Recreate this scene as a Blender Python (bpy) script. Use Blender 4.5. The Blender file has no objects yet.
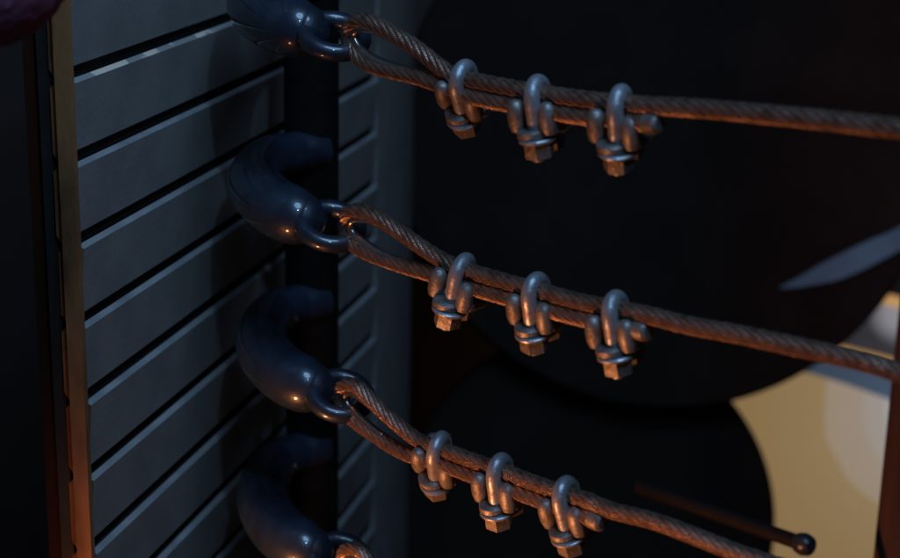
import bpy, bmesh, math, random
from mathutils import Vector, Matrix
random.seed(7)
sc = bpy.context.scene
C = sc.collection
rad = math.radians

# ------------------------------------------------------------------ camera
CAM = Vector((0, 0, 1.35))
F, TH, RO = 1700.0, rad(17), rad(1.24)          # focal length in photo pixels, pitch, roll
FW = Vector((0, math.cos(TH), -math.sin(TH)))
r0 = Vector((1, 0, 0)); u0 = Vector((0, math.sin(TH), math.cos(TH)))
RT = r0 * math.cos(RO) + u0 * math.sin(RO)
UP = u0 * math.cos(RO) - r0 * math.sin(RO)
cd = bpy.data.cameras.new('camera'); cam = bpy.data.objects.new('camera', cd); C.objects.link(cam)
cam.matrix_world = Matrix(((RT.x, UP.x, -FW.x, CAM.x), (RT.y, UP.y, -FW.y, CAM.y), (RT.z, UP.z, -FW.z, CAM.z), (0, 0, 0, 1)))
cd.sensor_width = 36; cd.lens = 36 * F / 900; cd.clip_start = 0.01; cd.clip_end = 60
cd.dof.use_dof = True; cd.dof.focus_distance = 0.99; cd.dof.aperture_fstop = 6.3
sc.camera = cam

# ------------------------------------------------------------------ world, lamps, exposure
w = bpy.data.worlds.new('World'); sc.world = w; w.use_nodes = True
bg = w.node_tree.nodes['Background']
bg.inputs[0].default_value = (0.9, 0.68, 0.6, 1); bg.inputs[1].default_value = 0.006
def lamp(name, kind, loc, target, col, power, size):
    l = bpy.data.lights.new(name, kind); l.color = col; l.energy = power
    if kind == 'AREA': l.shape = 'DISK'; l.size = size
    else: l.shadow_soft_size = size
    o = bpy.data.objects.new(name, l); C.objects.link(o); o.location = loc
    o.rotation_euler = (Vector(target) - Vector(loc)).to_track_quat('-Z', 'Y').to_euler()
    return o
lamp('blue_ceiling_lamp', 'AREA', (0.16, 0.42, 2.30), (-0.1, 0.95, 1.0), (0.32, 0.58, 1.0), 7.8, 0.6)
lamp('blue_spot_lamp', 'AREA', (0.16, 0.12, 1.95), (0.0, 0.95, 1.0), (0.30, 0.62, 1.0), 2.1, 0.034)
wl = lamp('warm_low_lamp', 'SPOT', (-0.40, 0.62, 0.60), (0.28, 1.05, 0.92), (1.0, 0.36, 0.135), 19.0, 0.04)
wl.data.spot_size = rad(72); wl.data.spot_blend = 1.0
sc.view_settings.view_transform = 'Standard'; sc.view_settings.look = 'None'
sc.view_settings.exposure = 0; sc.view_settings.gamma = 1

# ------------------------------------------------------------------ pixel helpers
def ray(x, y): return FW + RT * ((x - 450) / F) - UP * ((y - 279) / F)
def on_plane(x, y, P, n):
    r = ray(x, y); return CAM + r * ((P - CAM).dot(n) / r.dot(n))
def at_depth(x, y, Y):
    r = ray(x, y); return CAM + r * (Y / r.y)
def project(p):
    d = p - CAM; k = d.dot(FW)
    return (450 + F * d.dot(RT) / k, 279 - F * d.dot(UP) / k)

# ------------------------------------------------------------------ materials
def mat(name, col, rough=0.5, metal=0.0, col2=None, scale=40.0, bump=0.0, bscale=200.0, spec=0.5, coat=0.0, rvar=0.0, thresh=(0.4, 0.65), stretch=(1, 1, 1)):
    m = bpy.data.materials.new(name); m.use_nodes = True
    nt = m.node_tree; N = nt.nodes; b = N['Principled BSDF']
    b.inputs['Base Color'].default_value = (*col, 1); b.inputs['Roughness'].default_value = rough
    b.inputs['Metallic'].default_value = metal; b.inputs['Specular IOR Level'].default_value = spec
    b.inputs['Coat Weight'].default_value = coat; b.inputs['Coat Roughness'].default_value = 0.045
    tc = N.new('ShaderNodeTexCoord'); mp = N.new('ShaderNodeMapping'); mp.inputs['Scale'].default_value = stretch
    nt.links.new(tc.outputs['Object'], mp.inputs['Vector'])
    if col2:
        n = N.new('ShaderNodeTexNoise'); n.inputs['Scale'].default_value = scale; n.inputs['Detail'].default_value = 6
        nt.links.new(mp.outputs['Vector'], n.inputs['Vector'])
        r = N.new('ShaderNodeValToRGB'); r.color_ramp.elements[0].position = thresh[0]; r.color_ramp.elements[1].position = thresh[1]
        r.color_ramp.elements[0].color = (*col, 1); r.color_ramp.elements[1].color = (*col2, 1)
        nt.links.new(n.outputs['Fac'], r.inputs['Fac']); nt.links.new(r.outputs['Color'], b.inputs['Base Color'])
        if rvar:
            mr = N.new('ShaderNodeMapRange'); mr.inputs['To Min'].default_value = rough - rvar; mr.inputs['To Max'].default_value = rough + rvar
            mr.inputs['From Min'].default_value = 0.3; mr.inputs['From Max'].default_value = 0.7
            nt.links.new(n.outputs['Fac'], mr.inputs['Value']); nt.links.new(mr.outputs['Result'], b.inputs['Roughness'])
    if bump:
        n2 = N.new('ShaderNodeTexNoise'); n2.inputs['Scale'].default_value = bscale; n2.inputs['Detail'].default_value = 5
        nt.links.new(mp.outputs['Vector'], n2.inputs['Vector'])
        bp = N.new('ShaderNodeBump'); bp.inputs['Strength'].default_value = bump; bp.inputs['Distance'].default_value = 0.001
        nt.links.new(n2.outputs['Fac'], bp.inputs['Height']); nt.links.new(bp.outputs['Normal'], b.inputs['Normal'])
    return m
M = {}
M['board'] = mat('painted_board', (0.33, 0.292, 0.258), 0.55, col2=(0.27, 0.24, 0.214), scale=25, bump=0.25, bscale=300, rvar=0.06)
M['endgrain'] = mat('board_end_grain', (0.36, 0.15, 0.05), 0.85, col2=(0.12, 0.042, 0.014), scale=28, bump=0.5, bscale=250, stretch=(1, 1, 0.4))
M['lip'] = mat('toplit_lip', (0.36, 0.34, 0.32), 0.45, col2=(0.25, 0.24, 0.23), scale=30, bump=0.3, bscale=260)  # paler base colour paints in the overhead light the lips catch
M['chipped'] = mat('chipped_glint_lip', (0.36, 0.33, 0.30), 0.4, col2=(0.95, 0.74, 0.55), scale=24, bump=0.5, bscale=200, thresh=(0.46, 0.50))  # chipped paint; its bright patches also carry a painted-in warm glint
M['backing'] = mat('backing_groove_shade', (0.02, 0.016, 0.013), 0.8, col2=(0.03, 0.022, 0.017), scale=60)
M['jamb'] = mat('brown_jamb', (0.05, 0.016, 0.007), 0.9, col2=(0.03, 0.009, 0.004), scale=30, bump=0.4, bscale=120, stretch=(1, 1, 0.15), spec=0.1)
M['pole'] = mat('blackened_pole', (0.005, 0.004, 0.0035), 0.75, col2=(0.008, 0.006, 0.005), scale=70, bump=0.3, bscale=250, spec=0.15)
M['hook'] = mat('black_gloss_paint', (0.020, 0.031, 0.052), 0.4, col2=(0.011, 0.016, 0.026), scale=45, bump=0.4, bscale=130, coat=0.8, rvar=0.06)
M['steel'] = mat('galvanised_steel', (0.42, 0.42, 0.44), 0.42, 0.55, col2=(0.29, 0.27, 0.26), scale=180, bump=0.35, bscale=420, rvar=0.09)
M['shiny'] = mat('polished_thimble', (0.45, 0.43, 0.40), 0.22, 0.9, col2=(0.30, 0.26, 0.22), scale=120, bump=0.2, bscale=300)
M['saddle'] = mat('cast_saddle', (0.27, 0.24, 0.215), 0.52, 0.55, col2=(0.17, 0.13, 0.105), scale=200, bump=0.6, bscale=380, rvar=0.08)
M['rope'] = mat('steel_wire', (0.40, 0.26, 0.19), 0.34, 0.75, col2=(0.19, 0.11, 0.075), scale=140, bump=0.5, bscale=900, rvar=0.1)
M['dark'] = mat('dark_enamel', (0.022, 0.013, 0.009), 0.8, col2=(0.03, 0.017, 0.012), scale=14, bump=0.1, bscale=60, spec=0.12)
M['rimlight'] = mat('blue_rim_highlight', (0.22, 0.33, 0.40), 0.5, 0.2, col2=(0.18, 0.26, 0.32), scale=30, rvar=0.06)  # blue light on the drum rim, put into the colour
M['post'] = mat('reddish_wood', (0.07, 0.034, 0.025), 0.6, col2=(0.04, 0.018, 0.014), scale=45, bump=0.4, bscale=150, stretch=(1, 1, 0.12))
M['wall'] = mat('dark_wall', (0.09, 0.062, 0.05), 0.85, col2=(0.11, 0.075, 0.06), scale=5)
M['floor'] = mat('dark_floor', (0.015, 0.012, 0.010), 0.7, col2=(0.022, 0.017, 0.014), scale=6)
M['purple'] = mat('purple_fabric', (0.50, 0.17, 0.28), 0.95, col2=(0.36, 0.11, 0.2), scale=60, bump=0.5, bscale=200)
M['rod'] = mat('dark_brown_rod', (0.014, 0.010, 0.009), 0.6, 0.2, col2=(0.009, 0.007, 0.006), scale=120)
M['knob'] = mat('dark_knob', (0.02, 0.025, 0.032), 0.3, col2=(0.03, 0.034, 0.04), scale=90)

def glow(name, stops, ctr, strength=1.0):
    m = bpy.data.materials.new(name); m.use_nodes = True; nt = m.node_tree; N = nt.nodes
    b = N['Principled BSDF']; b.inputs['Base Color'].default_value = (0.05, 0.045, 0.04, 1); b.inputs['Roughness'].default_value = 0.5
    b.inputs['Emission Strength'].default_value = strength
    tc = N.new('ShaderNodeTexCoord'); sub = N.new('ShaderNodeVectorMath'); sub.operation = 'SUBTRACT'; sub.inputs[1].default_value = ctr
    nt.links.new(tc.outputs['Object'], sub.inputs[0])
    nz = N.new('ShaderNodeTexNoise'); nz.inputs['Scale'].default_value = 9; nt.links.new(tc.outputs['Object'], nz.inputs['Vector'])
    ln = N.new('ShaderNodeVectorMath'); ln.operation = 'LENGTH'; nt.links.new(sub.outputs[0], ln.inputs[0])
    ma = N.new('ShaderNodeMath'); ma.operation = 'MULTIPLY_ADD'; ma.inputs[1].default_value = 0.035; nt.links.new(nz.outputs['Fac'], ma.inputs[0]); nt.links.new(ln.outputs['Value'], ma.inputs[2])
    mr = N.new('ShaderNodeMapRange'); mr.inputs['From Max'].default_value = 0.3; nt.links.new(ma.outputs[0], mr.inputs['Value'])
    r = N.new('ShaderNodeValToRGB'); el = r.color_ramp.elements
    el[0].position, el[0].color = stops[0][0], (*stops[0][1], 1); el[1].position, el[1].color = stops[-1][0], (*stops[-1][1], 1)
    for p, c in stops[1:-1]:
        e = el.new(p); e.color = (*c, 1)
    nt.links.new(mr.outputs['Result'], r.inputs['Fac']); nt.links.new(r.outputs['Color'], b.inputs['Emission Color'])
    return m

# ------------------------------------------------------------------ object helpers
def link(name, me, parent=None, mw=None):
    o = bpy.data.objects.new(name, me); C.objects.link(o)
    if parent is not None: o.parent = parent
    if mw is not None: o.matrix_world = mw
    return o
def tag(o, label=None, cat=None, group=None, kind=None):
    if label: o['label'] = label
    if cat: o['category'] = cat
    if group: o['group'] = group
    if kind: o['kind'] = kind
    return o
def empty(name, loc, label, cat, group=None):
    o = link(name, None); o.location = loc; o.empty_display_size = 0.02
    bpy.context.view_layer.update()
    return tag(o, label, cat, group)
def mesh(name, verts, faces, mats, smooth=True, idx=None):
    me = bpy.data.meshes.new(name); me.from_pydata([tuple(v) for v in verts], [], faces)
    for m in (mats if isinstance(mats, (list, tuple)) else [mats]): me.materials.append(m)
    if idx:
        for p, i in zip(me.polygons, idx): p.material_index = i
    bm = bmesh.new(); bm.from_mesh(me); bmesh.ops.recalc_face_normals(bm, faces=bm.faces); bm.to_mesh(me); bm.free()
    if smooth:
        me.polygons.foreach_set('use_smooth', [True] * len(me.polygons))
        try: me.set_sharp_from_angle(angle=rad(38))
        except Exception: pass
    return me
def part(name, V, Fc, mats, parent, **k):
    """verts in world space -> mesh object whose own origin is the parent's base"""
    off = parent.location if parent is not None else Vector((0, 0, 0))
    if parent is not None and parent.parent is not None: off = parent.matrix_world.translation
    return link(name, mesh(name, [Vector(v) - off for v in V], Fc, mats, **k), parent)
def bevel_mesh(me, wdt, seg=2):
    bm = bmesh.new(); bm.from_mesh(me)
    ed = [e for e in bm.edges if len(e.link_faces) == 2 and e.calc_face_angle() > rad(30)]
    bmesh.ops.bevel(bm, geom=ed, offset=wdt, segments=seg, affect='EDGES', profile=0.6)
    bm.to_mesh(me); bm.free()
    me.polygons.foreach_set('use_smooth', [True] * len(me.polygons))
    try: me.set_sharp_from_angle(angle=rad(50))
    except Exception: pass
    return me
def catmull(P, n):
    out = []
    Q = [P[0] * 2 - P[1]] + list(P) + [P[-1] * 2 - P[-2]]
    for i in range(1, len(Q) - 2):
        a, b, c, d = Q[i-1], Q[i], Q[i+1], Q[i+2]
        for k in range(n):
            t = k / n
            out.append(0.5 * ((2*b) + (c-a)*t + (2*a-5*b+4*c-d)*t*t + (3*b-3*c+d-a)*t**3))
    out.append(P[-1].copy()); return out
def resample(P, step):
    L = [0]
    for a, b in zip(P, P[1:]): L.append(L[-1] + (b-a).length)
    n = max(2, int(L[-1] / step)); out = []; j = 0
    for k in range(n + 1):
        s = L[-1] * k / n
        while j < len(L) - 2 and L[j+1] < s: j += 1
        t = (s - L[j]) / max(1e-9, L[j+1] - L[j]); out.append(P[j].lerp(P[j+1], t))
    return out
def frames(P):
    T = [(P[min(i+1, len(P)-1)] - P[max(i-1, 0)]).normalized() for i in range(len(P))]
    n = T[0].orthogonal().normalized(); out = []
    for i, t in enumerate(T):
        n = (n - t * n.dot(t)).normalized(); out.append((t, n, t.cross(n)))
    return out
def tube(P, R, sides=20, cap=True, closed=False):
    """swept tube with a radius per point"""
    if not isinstance(R, (list, tuple)): R = [R] * len(P)
    V, Fc = [], []
    fr = frames(P)
    for p, r, (t, n, b) in zip(P, R, fr):
        for k in range(sides):
            a = 2 * math.pi * k / sides; V.append(p + n * (r * math.cos(a)) + b * (r * math.sin(a)))
    m = len(P)
    for i in range(m - 1):
        for k in range(sides):
            Fc.append((i*sides+k, i*sides+(k+1) % sides, (i+1)*sides+(k+1) % sides, (i+1)*sides+k))
    if cap: Fc.append(tuple(range(sides))[::-1]); Fc.append(tuple(range((m-1)*sides, m*sides)))
    return V, Fc
def torus(ctr, nrm, xdir, Rm, rm, seg=40, sides=14, sx=1.0):
    z = nrm.normalized(); x = (xdir - z * xdir.dot(z)).normalized(); y = z.cross(x)
    V, Fc = [], []
    for i in range(seg):
        a = 2*math.pi*i/seg; d = x*math.cos(a)*sx + y*math.sin(a)
        for k in range(sides):
            b = 2*math.pi*k/sides; V.append(ctr + d*Rm + d.normalized()*(rm*math.cos(b)) + z*(rm*math.sin(b)))
    for i in range(seg):
        for k in range(sides):
            j = (i+1) % seg; Fc.append((i*sides+k, i*sides+(k+1) % sides, j*sides+(k+1) % sides, j*sides+k))
    return V, Fc
def merge(*geo):
    V, Fc = [], []
    for v, f in geo:
        o = len(V); V += list(v); Fc += [tuple(i+o for i in q) for q in f]
    return V, Fc
def prism(poly, A, X, Y, D):
    """polygon (u,v) in the frame A + u X + v Y, extruded along D"""
    n = len(poly); V = [A + X*u + Y*v for u, v in poly]; V += [p + D for p in V]
    Fc = [tuple(range(n))[::-1], tuple(range(n, 2*n))] + [(i, (i+1) % n, n+(i+1) % n, n+i) for i in range(n)]
    return V, Fc
def lathe(prof, A, ax, seg=48):
    ax = ax.normalized(); x = ax.orthogonal().normalized(); y = ax.cross(x); V, Fc = [], []
    for r, h in prof:
        for k in range(seg):
            a = 2*math.pi*k/seg; V.append(A + ax*h + x*(r*math.cos(a)) + y*(r*math.sin(a)))
    for i in range(len(prof)-1):
        for k in range(seg): Fc.append((i*seg+k, i*seg+(k+1) % seg, (i+1)*seg+(k+1) % seg, (i+1)*seg+k))
    Fc.append(tuple(range(seg))[::-1]); Fc.append(tuple(range((len(prof)-1)*seg, len(prof)*seg)))
    return V, Fc
Z = Vector((0, 0, 1))

# ------------------------------------------------------------------ setting: floor and back wall
V = [(-1.6, -0.4, 0), (2.2, -0.4, 0), (2.2, 2.5, 0), (-1.6, 2.5, 0), (-1.6, -0.4, -0.05), (2.2, -0.4, -0.05), (2.2, 2.5, -0.05), (-1.6, 2.5, -0.05)]
BOX = [(0, 1, 2, 3), (7, 6, 5, 4), (0, 4, 5, 1), (1, 5, 6, 2), (2, 6, 7, 3), (3, 7, 4, 0)]
tag(link('floor', mesh('floor', V, BOX, M['floor'], smooth=False)), kind='structure')
V = [(-1.6, 2.5, 2.2), (2.2, 2.5, 2.2), (2.2, 2.56, 2.2), (-1.6, 2.56, 2.2), (-1.6, 2.5, -0.05), (2.2, 2.5, -0.05), (2.2, 2.56, -0.05), (-1.6, 2.56, -0.05)]
tag(link('back_wall', mesh('back_wall', V, BOX, M['wall'], smooth=False)), kind='structure')

# ------------------------------------------------------------------ grooved board panel (recedes to the right)
WD = ray(926, -230); WD.z = 0; WD.normalize()           # direction the panel runs, away from the camera
WN = Vector((WD.y, -WD.x, 0))                            # its face looks this way
p = ray(300, 279); WP = CAM + p * (1.30 / p.y)
A0 = Vector((WP.x, WP.y, 0)) + WD * (-0.372)             # near end of the boards
A1 = Vector((WP.x, WP.y, 0)) + WD * 0.205                # where boards meet the far stile
LEN = (A1 - A0).length
PITCH, ZL = 0.0484, CAM.z - 0.1775                       # ZL: level of the first measured lip
TK = 0.015
panel = empty('board_panel', A0 - WN*0.02, 'dark grey grooved board panel with warm lit board ends, behind the black pole', 'panel')
def box_on_panel(u0, u1, n0, n1, z0, z1):
    return prism([(n0, z0), (n1, z0), (n1, z1), (n0, z1)], A0 + WD*u0, WN, Z, WD*(u1-u0))
NB0, NB1 = -4, 16
for k in range(NB0, NB1):
    zt = ZL - k*PITCH                                    # outer edge of the lip
    zb = zt - PITCH + 0.0082
    j = random.uniform(-0.0006, 0.0006)
    poly = [(j-0.0018, zb), (j+0.0014, zt-0.0007), (j-0.0026, zt+0.0010), (-0.0052, zt-0.0010), (-0.0117, zt-0.0010), (-TK, zt-0.0045),
            (-TK, zb-0.002), (-0.0113, zb-0.0080), (-0.0062, zb-0.0080), (-0.0056, zb)]
    V, Fc = prism(poly, A0 + WD*random.uniform(-0.0008, 0.0008) + WD*0.003, WN, Z, WD*(LEN-0.0045))
    idx = [1, 1, 0, 2 if k == 0 else 4, 3, 3, 3, 3, 3, 3, 3, 0]  # groove faces take the dark backing colour, painting in the overhang's shade
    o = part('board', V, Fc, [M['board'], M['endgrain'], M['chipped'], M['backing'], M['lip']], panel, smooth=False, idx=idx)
    if k == 0: o['label'] = 'board with paint chipped off its upper lip, with a painted-in warm glint'
eb = part('end_batten', *box_on_panel(-0.003, 0.0018, -0.0088, 0.0008, 0, ZL + 5*PITCH), M['endgrain'], panel, smooth=False)
ZT, ZB = ZL + 5*PITCH, ZL - (NB1-1)*PITCH - 0.06
sp = [(q*0.0125, 0.0002 - 0.66*max(0, q*0.0125-0.012)**2) for q in range(16)] + [(0.1875, -0.045), (0, -0.045)]
part('stile', *prism(sp, A0 + WD*LEN, WD, WN, Z*(ZT+0.05)), M['board'], panel)
part('backing_board', *box_on_panel(0.006, LEN, -TK-0.009, -TK-0.0005, 0, ZT+0.05), M['backing'], panel, smooth=False)
o = part('bottom_rail', *box_on_panel(0, LEN-0.002, -TK, 0.0, 0, ZB+0.013), M['board'], panel, smooth=False); bevel_mesh(o.data, 0.002)
o = part('top_rail', *box_on_panel(0, LEN-0.002, -TK, 0.0, ZT+0.002, ZT+0.05), M['board'], panel, smooth=False); bevel_mesh(o.data, 0.002)
jb = prism([(-0.037, 0), (-0.026, 0), (-0.026, ZT+0.05), (-0.037, ZT+0.05)], A0 + WD*0.012, WN, Z, WD*0.05)
o = link('jamb_post', mesh('jamb_post', [v - (A0-WN*0.03) for v in jb[0]], jb[1], M['jamb'], smooth=False)); o.location = A0 - WN*0.03
bevel_mesh(o.data, 0.003)
tag(o, 'narrow dim brown jamb post left of the lit board ends', 'post')

# ------------------------------------------------------------------ black pole
PX = at_depth(312, 279, 1.17); PB = Vector((PX.x, PX.y, 0)); PR = 0.0192
pole = empty('black_pole', PB, 'upright black pole that carries the four curled hooks', 'pole')
part('shaft', *lathe([(PR, 0.012), (PR, 1.0), (PR, 1.5)], PB, Z, 40), M['pole'], pole)
part('base_flange', *lathe([(0.05, 0), (0.05, 0.009), (0.048, 0.0115)], PB, Z, 40), M['pole'], pole)
part('cap', *lathe([(PR+0.002, 1.615), (PR+0.003, 1.63), (PR*0.7, 1.642)], PB, Z, 40), M['pole'], pole)

# ------------------------------------------------------------------ curled hooks with an eye each
u = 1.12 / F                                             # one photo pixel at the pole, in metres
vd = Vector((CAM.x-PB.x, CAM.y-PB.y, 0)).normalized()    # horizontally towards the viewer
vr = Vector((-vd.y, vd.x, 0))                            # to the viewer's right
def pl(r, n, z): return vr*(r*u) + vd*(n*u) + Z*(z*u)
hp = [pl(14, 12, 0), pl(0, 20, 0), pl(-20, 30, 0), pl(-42, 58, -1), pl(-53, 108, -3), pl(-51, 162, -6), pl(-35, 212, -9), pl(-14, 238, -13), pl(2, 246, -16)]
hr = [18, 20, 22, 24.5, 26.5, 27.5, 28, 27.5, 22]
n = 10
HP = catmull(hp, n); HR = [v.x*u for v in catmull([Vector((r, 0, 0)) for r in hr], n)]
t = (HP[-1]-HP[-2]).normalized()
for q, s in ((4, 0.93), (8, 0.78), (12, 0.52), (14.5, 0.22)): HP.append(hp[-1] + t*(q*u)); HR.append(22*u*s)
hook_body = mesh('hook_body', *tube(HP, HR, 32), M['hook'])
EC = pl(21, 260, -17)                                    # eye centre, relative to the pole axis
EN = (Z*math.sin(rad(62)) + vd*math.cos(rad(62)) + vr*0.12).normalized()
eye_ring = mesh('eye', *torus(EC, EN, vr, 24.5*u, 8.2*u, 48, 18, 1.05), M['hook'])
weld = mesh('weld_bead', *lathe([(6*u, -7*u), (10.5*u, -4.5*u), (11.5*u, 0), (10*u, 5*u), (6*u, 7*u)], EC - vr*(24*u) + vd*(-4*u), vr + Z*0.2, 24), M['hook'])
def z_for(px_y, off):                                    # height at which the hook's eye falls on photo row px_y
    lo, hi = 0.2, 1.6
    for _ in range(50):
        m = (lo+hi)/2
        if project(PB + off + Z*m)[1] > px_y: lo = m
        else: hi = m
    return (lo+hi)/2
HZ = [z_for(y, EC) for y in (36, 226, 396, 560)]
names = ['topmost black curled hook on the pole, cut off by the upper frame edge',
         'second black curled hook from the top of the pole',
         'third black curled hook from the top of the pole',
         'lowest black curled hook on the pole, cut off by the lower frame edge']
for z, lb in zip(HZ, names):
    h = empty('curled_hook', PB + Z*z, lb, 'hook', 'curled hooks on the black pole')
    h.rotation_euler = (0, 0, rad(random.uniform(-2, 2)))
    link('arm', hook_body, h); e = link('eye', eye_ring, h); link('weld_bead', weld, e)

# ------------------------------------------------------------------ wire ropes (each loops through an eye and doubles back)
rd = ray(-1210, -230); rd.z = 0; rd.normalize(); RD = -rd     # horizontal run of the ropes, towards the right post
RN = Vector((RD.y, -RD.x, 0))
E2 = PB + EC + Z*HZ[1]
def rp(x, y): return on_plane(x, y, E2, RN)
RR = 0.0049
def rope_mesh(P, R, pitch=0.058, strands=8):
    P = resample(P, 0.0035); fr = frames(P); V, Fc = [], []; sd = 7; s = 0.0
    S = [0.0]
    for a, b in zip(P, P[1:]): S.append(S[-1] + (b-a).length)
    for j in range(strands + 1):
        core = j == strands; rs = R*0.78 if core else R*0.36; o = 0 if core else R*0.64
        base = len(V)
        for p, (t, n, b), s in zip(P, fr, S):
            a = 2*math.pi*(j/strands + s/pitch); c = p + (n*math.cos(a) + b*math.sin(a))*o
            for k in range(sd):
                g = 2*math.pi*k/sd; V.append(c + n*(rs*math.cos(g)) + b*(rs*math.sin(g)))
        m = len(P)
        for i in range(m-1):
            for k in range(sd): Fc.append((base+i*sd+k, base+i*sd+(k+1) % sd, base+(i+1)*sd+(k+1) % sd, base+(i+1)*sd+k))
        Fc.append(tuple(base+k for k in range(sd))[::-1]); Fc.append(tuple(base+(m-1)*sd+k for k in range(sd)))
    return V, Fc
# main line (from the first clip to the post), upper loop strand, lower loop strand: photo pixels on the rope plane
MAIN = [
 [(455, 76), (485, 83), (525, 90.5), (565, 97), (605, 102), (640, 105), (700, 108.5), (762, 114), (823, 120), (899, 128.5), (935, 133)],
 [(441, 259), (462, 269), (500, 280), (540, 291), (581, 302), (615, 308.5), (648, 315), (690, 325.5), (737, 334), (801, 347.5), (866, 362), (895, 371), (930, 380)],
 [(418, 440), (440, 448.5), (468, 459), (500, 470), (529, 481), (560, 492), (588, 501), (614, 511), (657, 522), (707, 541), (741, 554), (800, 573), (905, 604), (930, 612)],
 [(420, 604), (445, 615), (500, 634), (600, 668), (707, 706), (905, 770), (930, 777)]]
UPPER = [
 [(348, 36), (352, 25), (364, 20), (384, 28), (415, 47), (438, 65)],
 [(345, 226), (349, 213), (361, 211), (379, 218), (403, 234), (426, 250)],
 [(340, 396), (344, 386), (356, 386), (371, 400), (387, 415), (402, 428)],
 [(342, 560), (346, 550), (358, 550), (371, 564), (387, 579), (403, 592)]]
LOWER = [
 [(353, 50), (366, 63), (388, 70), (418, 77), (444, 86)],
 [(350, 241), (364, 251), (386, 260), (410, 268), (434, 275)],
 [(344, 409), (356, 422), (371, 432), (390, 445), (410, 455)],
 [(342, 572), (356, 586), (374, 598), (394, 612), (414, 624)]]
TAIL_END = [657, 645, 600, 560]
rope_lab = ['top wire rope looped through the topmost hook eye, running dim brown to the right',
            'middle wire rope looped through the second hook eye, crossing in front of the pale sign',
            'lower wire rope looped through the third hook eye, sloping steeply to the bottom edge',
            'wire rope loop just showing in the lowest hook eye at the bottom edge']
ropes = []
for i in range(4):
    main = [rp(*q) for q in MAIN[i]]
    if i == 1: main[-1] = main[-2] + (main[-2]-main[-3]).normalized()*0.03
    fine = resample(catmull(main, 8), 0.003)
    frm = frames(fine)
    tail = []
    for p in fine:
        x, y = project(p)
        if MAIN[i][0][0] + 22 < x < TAIL_END[i]:
            k = fine.index(p); t = (fine[min(k+1, len(fine)-1)] - fine[max(0, k-1)]).normalized()
            side = t.cross(RN).normalized()
            if side.z > 0: side = -side
            tail.append(p + side*(RR*1.72) + (-RN if (-RN).y < 0 else RN)*0.0012)
    loop = [rp(*q) for q in UPPER[i]][::-1] + [rp(*q) for q in LOWER[i]]
    path = catmull(main[::-1] + loop + tail[::8] + [tail[-1]], 8)
    r = empty('wire_rope', rp(*UPPER[i][0]), rope_lab[i], 'wire rope', 'wire ropes tied to the hooks')
    part('lay', *rope_mesh(path, RR), M['rope'], r)
    cen = sum(loop[2:8], Vector())/6
    th = resample(catmull([q.lerp(cen, min(0.45, 0.0058/max(1e-4, (q-cen).length))) for q in loop[1:-1]], 8), 0.002)
    part('thimble', *tube(th, [0.0016] + [0.0030]*(len(th)-2) + [0.0016], 14), M['shiny'], r)
    e = tail[-1]; t = (tail[-1]-tail[-4]).normalized()
    part('end_ferrule', *tube([e - t*0.003, e + t*0.0005, e + t*0.004, e + t*0.0055], [RR*1.12, RR*1.15, RR*1.1, RR*0.8], 16), M['saddle'], r)
    ropes.append((fine, frm))

# ------------------------------------------------------------------ wire rope clips
# local frame: x along the rope, z up across it, -y to the viewer; unit = rope radius
def ub():
    P = []; a = 1.5
    for k in range(8): P.append(Vector((0, -a, -6.35 + k*0.82)))
    for k in range(1, 16):
        g = math.pi*k/16; P.append(Vector((0, -a*math.cos(g), -0.6 + 1.62*math.sin(g)**0.9)))
    for k in range(8)[::-1]: P.append(Vector((0, a, -6.35 + k*0.82)))
    return tube(resample(catmull(P, 3), 0.25), 0.80, 18)
def rbox(x0, x1, y0, y1, z0, z1):
    return prism([(x0, z0), (x1, z0), (x1, z1), (x0, z1)], Vector((0, y0, 0)), Vector((1, 0, 0)), Z, Vector((0, y1-y0, 0)))
def cheek(xc, yc):
    V, Fc = lathe([(0.40, -3.75), (0.78, -3.6), (0.98, -2.9), (1.0, -1.9), (0.9, -1.1), (0.6, -0.6), (0.25, -0.45)], Vector((xc, yc, 0)), Z, 18)
    return [Vector((xc + (v.x-xc)*0.98, yc + (v.y-yc)*0.9, v.z)) for v in V], Fc
def saddle_geo():
    g = [rbox(-2.75, 2.75, -1.15, 1.15, -3.55, -2.55)]
    me = mesh('tmp', *rbox(-2.9, 2.9, -1.25, 1.25, -3.6, -2.65), M['saddle']); bevel_mesh(me, 0.35, 3)
    g = [([v.co.copy() for v in me.vertices], [tuple(p.vertices) for p in me.polygons])]
    for sx in (-1.95, 1.95):
        for sy in (-1.3, 1.3): g.append(cheek(sx, sy))
    for sy in (-1.5, 1.5):
        g.append(lathe([(1.45, -4.0), (1.6, -3.9), (1.6, -3.35), (1.4, -3.2)], Vector((0, sy, 0)), Z, 28))
    return merge(*g)
def nut_geo():
    R = 1.5; V, Fc = [], []
    prof = [(0.86, -6.0), (0.97, -6.0), (1.0, -5.82), (1.0, -4.5), (0.9, -4.42)]
    for s, z in prof:
        for k in range(24):
            a = 2*math.pi*k/24; hexr = R*math.cos(math.pi/6)/math.cos((a % (math.pi/3)) - math.pi/6)
            rr = min(hexr, R*0.985)*s; V.append(Vector((rr*math.cos(a), rr*math.sin(a), z)))
    for i in range(len(prof)-1):
        for k in range(24): Fc.append((i*24+k, i*24+(k+1) % 24, (i+1)*24+(k+1) % 24, (i+1)*24+k))
    Fc.append(tuple(range(24))[::-1]); Fc.append(tuple(range(96, 120)))
    return V, Fc
def washer_geo():
    return lathe([(0.85, -4.42), (1.75, -4.42), (1.88, -4.3), (1.88, -4.12), (1.75, -4.0), (0.85, -4.0)], Vector((0, 0, 0)), Z, 32)
CU = 0.0054
sc_ = lambda g: ([v*CU for v in g[0]], g[1])
UBM = mesh('u_bolt', *sc_(ub()), M['steel']); SDM = mesh('saddle', *sc_(saddle_geo()), M['saddle'])
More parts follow.
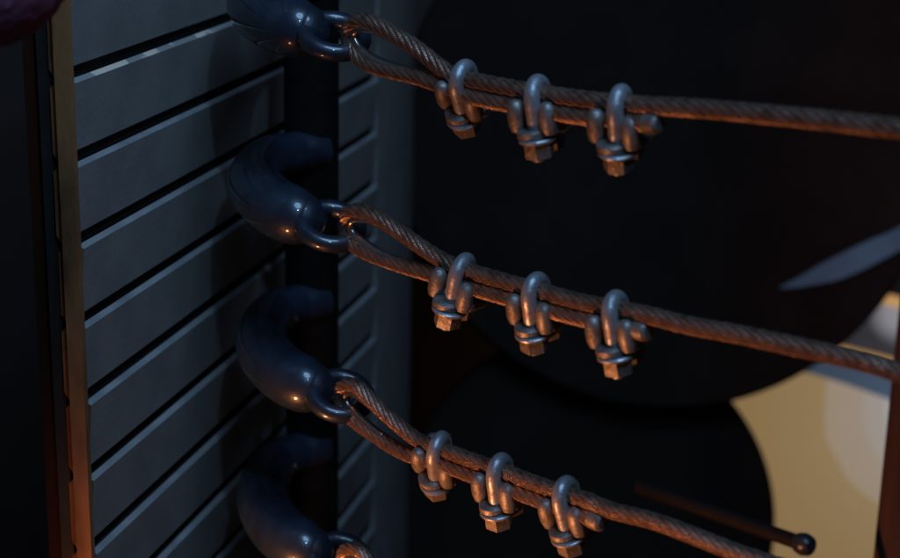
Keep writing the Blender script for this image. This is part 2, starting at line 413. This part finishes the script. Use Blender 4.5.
NTM = mesh('nut', *sc_(nut_geo()), M['saddle']); WSM = mesh('washer', *sc_(washer_geo()), M['steel'])
NTM.set_sharp_from_angle(angle=rad(25))
def clip(i, px, roll, yaw, lb):
    fine, frm = ropes[i]
    k = min(range(len(fine)), key=lambda q: abs(project(fine[q])[0] - px))
    t = (fine[min(k+2, len(fine)-1)] - fine[max(k-2, 0)]).normalized()
    y = Vector((-RD.y, RD.x, 0))
    if y.y < 0: y = -y
    y = (y - t*y.dot(t)).normalized(); z = t.cross(y)
    if z.z < 0: t = -t; z = t.cross(y)
    m = Matrix((t, y, z)).transposed().to_4x4()
    yz = random.uniform(14, 22)
    m = Matrix.Translation(fine[k]) @ m @ Matrix.Rotation(rad(yz), 4, 'Z') @ Matrix.Rotation(rad(roll), 4, 'X') @ Matrix.Rotation(rad(yaw), 4, 'Y')
    e = link('wire_rope_clip', None); e.empty_display_size = 0.01; e.matrix_world = m
    tag(e, lb, 'rope clip', 'wire rope clips')
    bpy.context.view_layer.update()
    link('u_bolt', UBM, e); sd = link('saddle', SDM, e); sd.rotation_euler = (0, 0, rad(-yz*0.75))
    for sy in (-1.5, 1.5):
        nn = link('nut', NTM, e); nn.location = (0, sy*CU, 0); nn.rotation_euler = (0, 0, random.uniform(0, 1))
        link('washer', WSM, nn)
clip(0, 462, 34, 4, 'rope clip nearest the topmost hook on the top wire rope')
clip(0, 539, 8, -6, 'middle rope clip on the top wire rope, with dim brown nut')
clip(0, 619, 17, 3, 'rope clip farthest from the hook on the top rope, with bright coppery nut')
clip(1, 461, 4, 10, 'rope clip nearest the second hook on the middle wire rope')
clip(1, 536, 14, 0, 'middle one of three rope clips on the middle wire rope')
clip(1, 616, 9, -4, 'rope clip farthest from the hook on the middle wire rope')
clip(2, 439, 28, 9, 'rope clip nearest the third hook on the lower wire rope')
clip(2, 500, 12, 0, 'middle one of three rope clips on the lower wire rope')
clip(2, 567, 17, -5, 'rope clip farthest from the hook on the lower rope, touching the bottom edge')

# ------------------------------------------------------------------ right post
a = rp(893, 400); b = rp(877, 558); q = Vector(((a.x+b.x)/2, (a.y+b.y)/2, 0)) + Vector((0.0315, 0.012, 0))
post = empty('wooden_post', q, 'dark reddish wooden post cut off by the right frame edge', 'post')
V, Fc = prism([(-0.024, -0.024), (0.024, -0.024), (0.024, 0.024), (-0.024, 0.024)], q + Z*0.015, Vector((1, 0, 0)), Vector((0, 1, 0)), Z*1.6)
o = part('shaft', V, Fc, M['post'], post, smooth=False); bevel_mesh(o.data, 0.003)
V, Fc = prism([(-0.04, -0.04), (0.04, -0.04), (0.04, 0.04), (-0.04, 0.04)], q, Vector((1, 0, 0)), Vector((0, 1, 0)), Z*0.016)
part('foot', V, Fc, M['post'], post, smooth=False)

# ------------------------------------------------------------------ dark round drums behind the ropes
def drum(px, py, Rp, Y, label, nm):
    c = at_depth(px, py, Y); s = Y / F * 1.02; R = Rp*s
    ax = -FW
    base = c - Z*R
    e = empty(nm, base, label, 'drum')
    part('body', *lathe([(R*0.90, -0.16), (R*0.985, -0.14), (R, -0.02), (R*0.998, 0.004), (R*0.985, 0.012), (R*0.9, 0.013), (R*0.7, 0.016), (R*0.4, 0.018)], c, ax, 128), M['dark'], e)
    return e, c, R, ax
e1, c1, R1, ax1 = drum(667, 138, 271, 1.86, 'large dark round drum with a painted-in bluish highlight on its rim', 'dark_drum')
# crescent plate painted as the rim's blue highlight, narrowing to a point
up_e = [(780, 287.5), (796, 279), (820, 265), (845, 252), (868, 241), (892, 231), (925, 213), (960, 190)]
lo_e = [(780, 288.5), (800, 287), (833, 281), (852, 274.5), (872, 265), (900, 250), (932, 232), (966, 208)]
Pn = c1 + ax1*0.02
def poly_px(pts, P, n): return [on_plane(x, y, P, n) for x, y in pts]
ue = catmull(poly_px(up_e, Pn, ax1), 5); le = catmull(poly_px(lo_e, Pn, ax1), 5)
V = ue + le; n = len(ue); V = V + [v - ax1*0.012 for v in V]
Fc = [(i, i+1, n+i+1, n+i) for i in range(n-1)] + [(2*n+i, 3*n+i, 3*n+i+1, 2*n+i+1) for i in range(n-1)]
Fc += [(i, 2*n+i, 2*n+i+1, i+1) for i in range(n-1)] + [(n+i, n+i+1, 3*n+i+1, 3*n+i) for i in range(n-1)] + [(0, n, 3*n, 2*n), (n-1, 3*n-1, 4*n-1, 2*n-1)]
part('rim_highlight', V, Fc, M['rimlight'], e1)
drum(588, 520, 200, 1.78, 'smaller dark round drum whose edge cuts the glowing cream sign', 'dark_drum')

# ------------------------------------------------------------------ glowing sign behind the drums
YS = 2.12
def sg(x, y, dy=0.0): return at_depth(x, y, YS + dy)
c = sg(820, 700)
sign = empty('glowing_sign', Vector((c.x, YS, 0)), 'glowing cream and mustard sign panel between the lower drum and right post', 'sign')
def slab(pts, dy, th, m, name, parent, **k):
    P = [sg(x, y, dy) for x, y in pts]; n = len(P)
    V = P + [p + Vector((0, th, 0)) for p in P]
    Fc = [tuple(range(n)), tuple(range(n, 2*n))[::-1]] + [(i, n+i, n+(i+1) % n, (i+1) % n) for i in range(n)]
    return part(name, V, Fc, m, parent, smooth=False, **k)
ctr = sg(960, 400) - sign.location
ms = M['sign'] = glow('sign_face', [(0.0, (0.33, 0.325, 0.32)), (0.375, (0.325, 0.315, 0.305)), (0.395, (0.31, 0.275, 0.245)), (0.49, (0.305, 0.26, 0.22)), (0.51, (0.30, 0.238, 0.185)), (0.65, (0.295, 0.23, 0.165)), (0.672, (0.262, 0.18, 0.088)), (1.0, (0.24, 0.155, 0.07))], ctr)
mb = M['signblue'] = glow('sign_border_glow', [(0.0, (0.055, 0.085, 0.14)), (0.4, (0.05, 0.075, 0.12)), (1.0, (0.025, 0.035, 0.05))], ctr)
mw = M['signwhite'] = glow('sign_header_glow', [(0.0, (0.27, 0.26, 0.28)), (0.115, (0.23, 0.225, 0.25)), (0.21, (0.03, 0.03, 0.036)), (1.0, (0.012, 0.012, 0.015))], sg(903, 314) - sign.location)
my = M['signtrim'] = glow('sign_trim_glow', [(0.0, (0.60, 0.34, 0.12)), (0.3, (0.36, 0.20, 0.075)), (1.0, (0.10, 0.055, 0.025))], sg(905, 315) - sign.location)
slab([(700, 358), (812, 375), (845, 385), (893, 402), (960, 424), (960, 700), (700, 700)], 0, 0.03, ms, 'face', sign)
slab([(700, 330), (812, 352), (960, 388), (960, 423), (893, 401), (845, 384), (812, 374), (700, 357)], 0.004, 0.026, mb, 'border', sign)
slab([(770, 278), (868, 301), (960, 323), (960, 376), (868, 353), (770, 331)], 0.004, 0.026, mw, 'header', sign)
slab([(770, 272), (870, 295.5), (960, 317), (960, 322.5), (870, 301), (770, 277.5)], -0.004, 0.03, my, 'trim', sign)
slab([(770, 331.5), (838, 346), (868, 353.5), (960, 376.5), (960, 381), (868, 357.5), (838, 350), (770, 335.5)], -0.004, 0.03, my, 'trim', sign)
for x in (705, 950):
    P = sg(x, 699); V, Fc = prism([(-0.02, 0.002), (0.02, 0.002), (0.02, 0.028), (-0.02, 0.028)], Vector((P.x, YS, 0)), Vector((1, 0, 0)), Vector((0, 1, 0)), Z*(P.z+0.01))
    part('leg', V, Fc, M['dark'], sign, smooth=False)

# ------------------------------------------------------------------ thin dark rod with a knob, behind the lower rope
ra, rb = at_depth(640, 487, 1.30), at_depth(803, 544, 1.12)
rod = empty('dark_rod', ra, 'thin dark brown rod with a blue-black knob above the lower rope', 'rod')
part('shaft', *tube([ra, rb], [0.0062, 0.0055], 16), M['rod'], rod)
d = (rb-ra).normalized()
part('knob', *lathe([(0.0045, -0.006), (0.0075, -0.004), (0.0085, 0.001), (0.0075, 0.006), (0.004, 0.009)], rb, d, 24), M['knob'], rod)

# ------------------------------------------------------------------ purple tassel ball hanging at the top left
c = at_depth(-34, -62, 0.80); TR = 0.052
tb = empty('purple_pompom', c - Z*TR, 'dim purple rounded pompom in the top left corner', 'pompom')
V, Fc = [], []
bm = bmesh.new(); bmesh.ops.create_icosphere(bm, subdivisions=5, radius=TR)
for v in bm.verts: v.co += v.co.normalized()*random.uniform(-0.0007, 0.0007)
V = [c + v.co for v in bm.verts]; Fc = [tuple(v.index for v in f.verts) for f in bm.faces]; bm.free()
part('ball', V, Fc, M['purple'], tb)
part('cord', *tube([c + Z*(TR-0.004), c + Z*0.5], 0.0022, 10), M['purple'], tb)
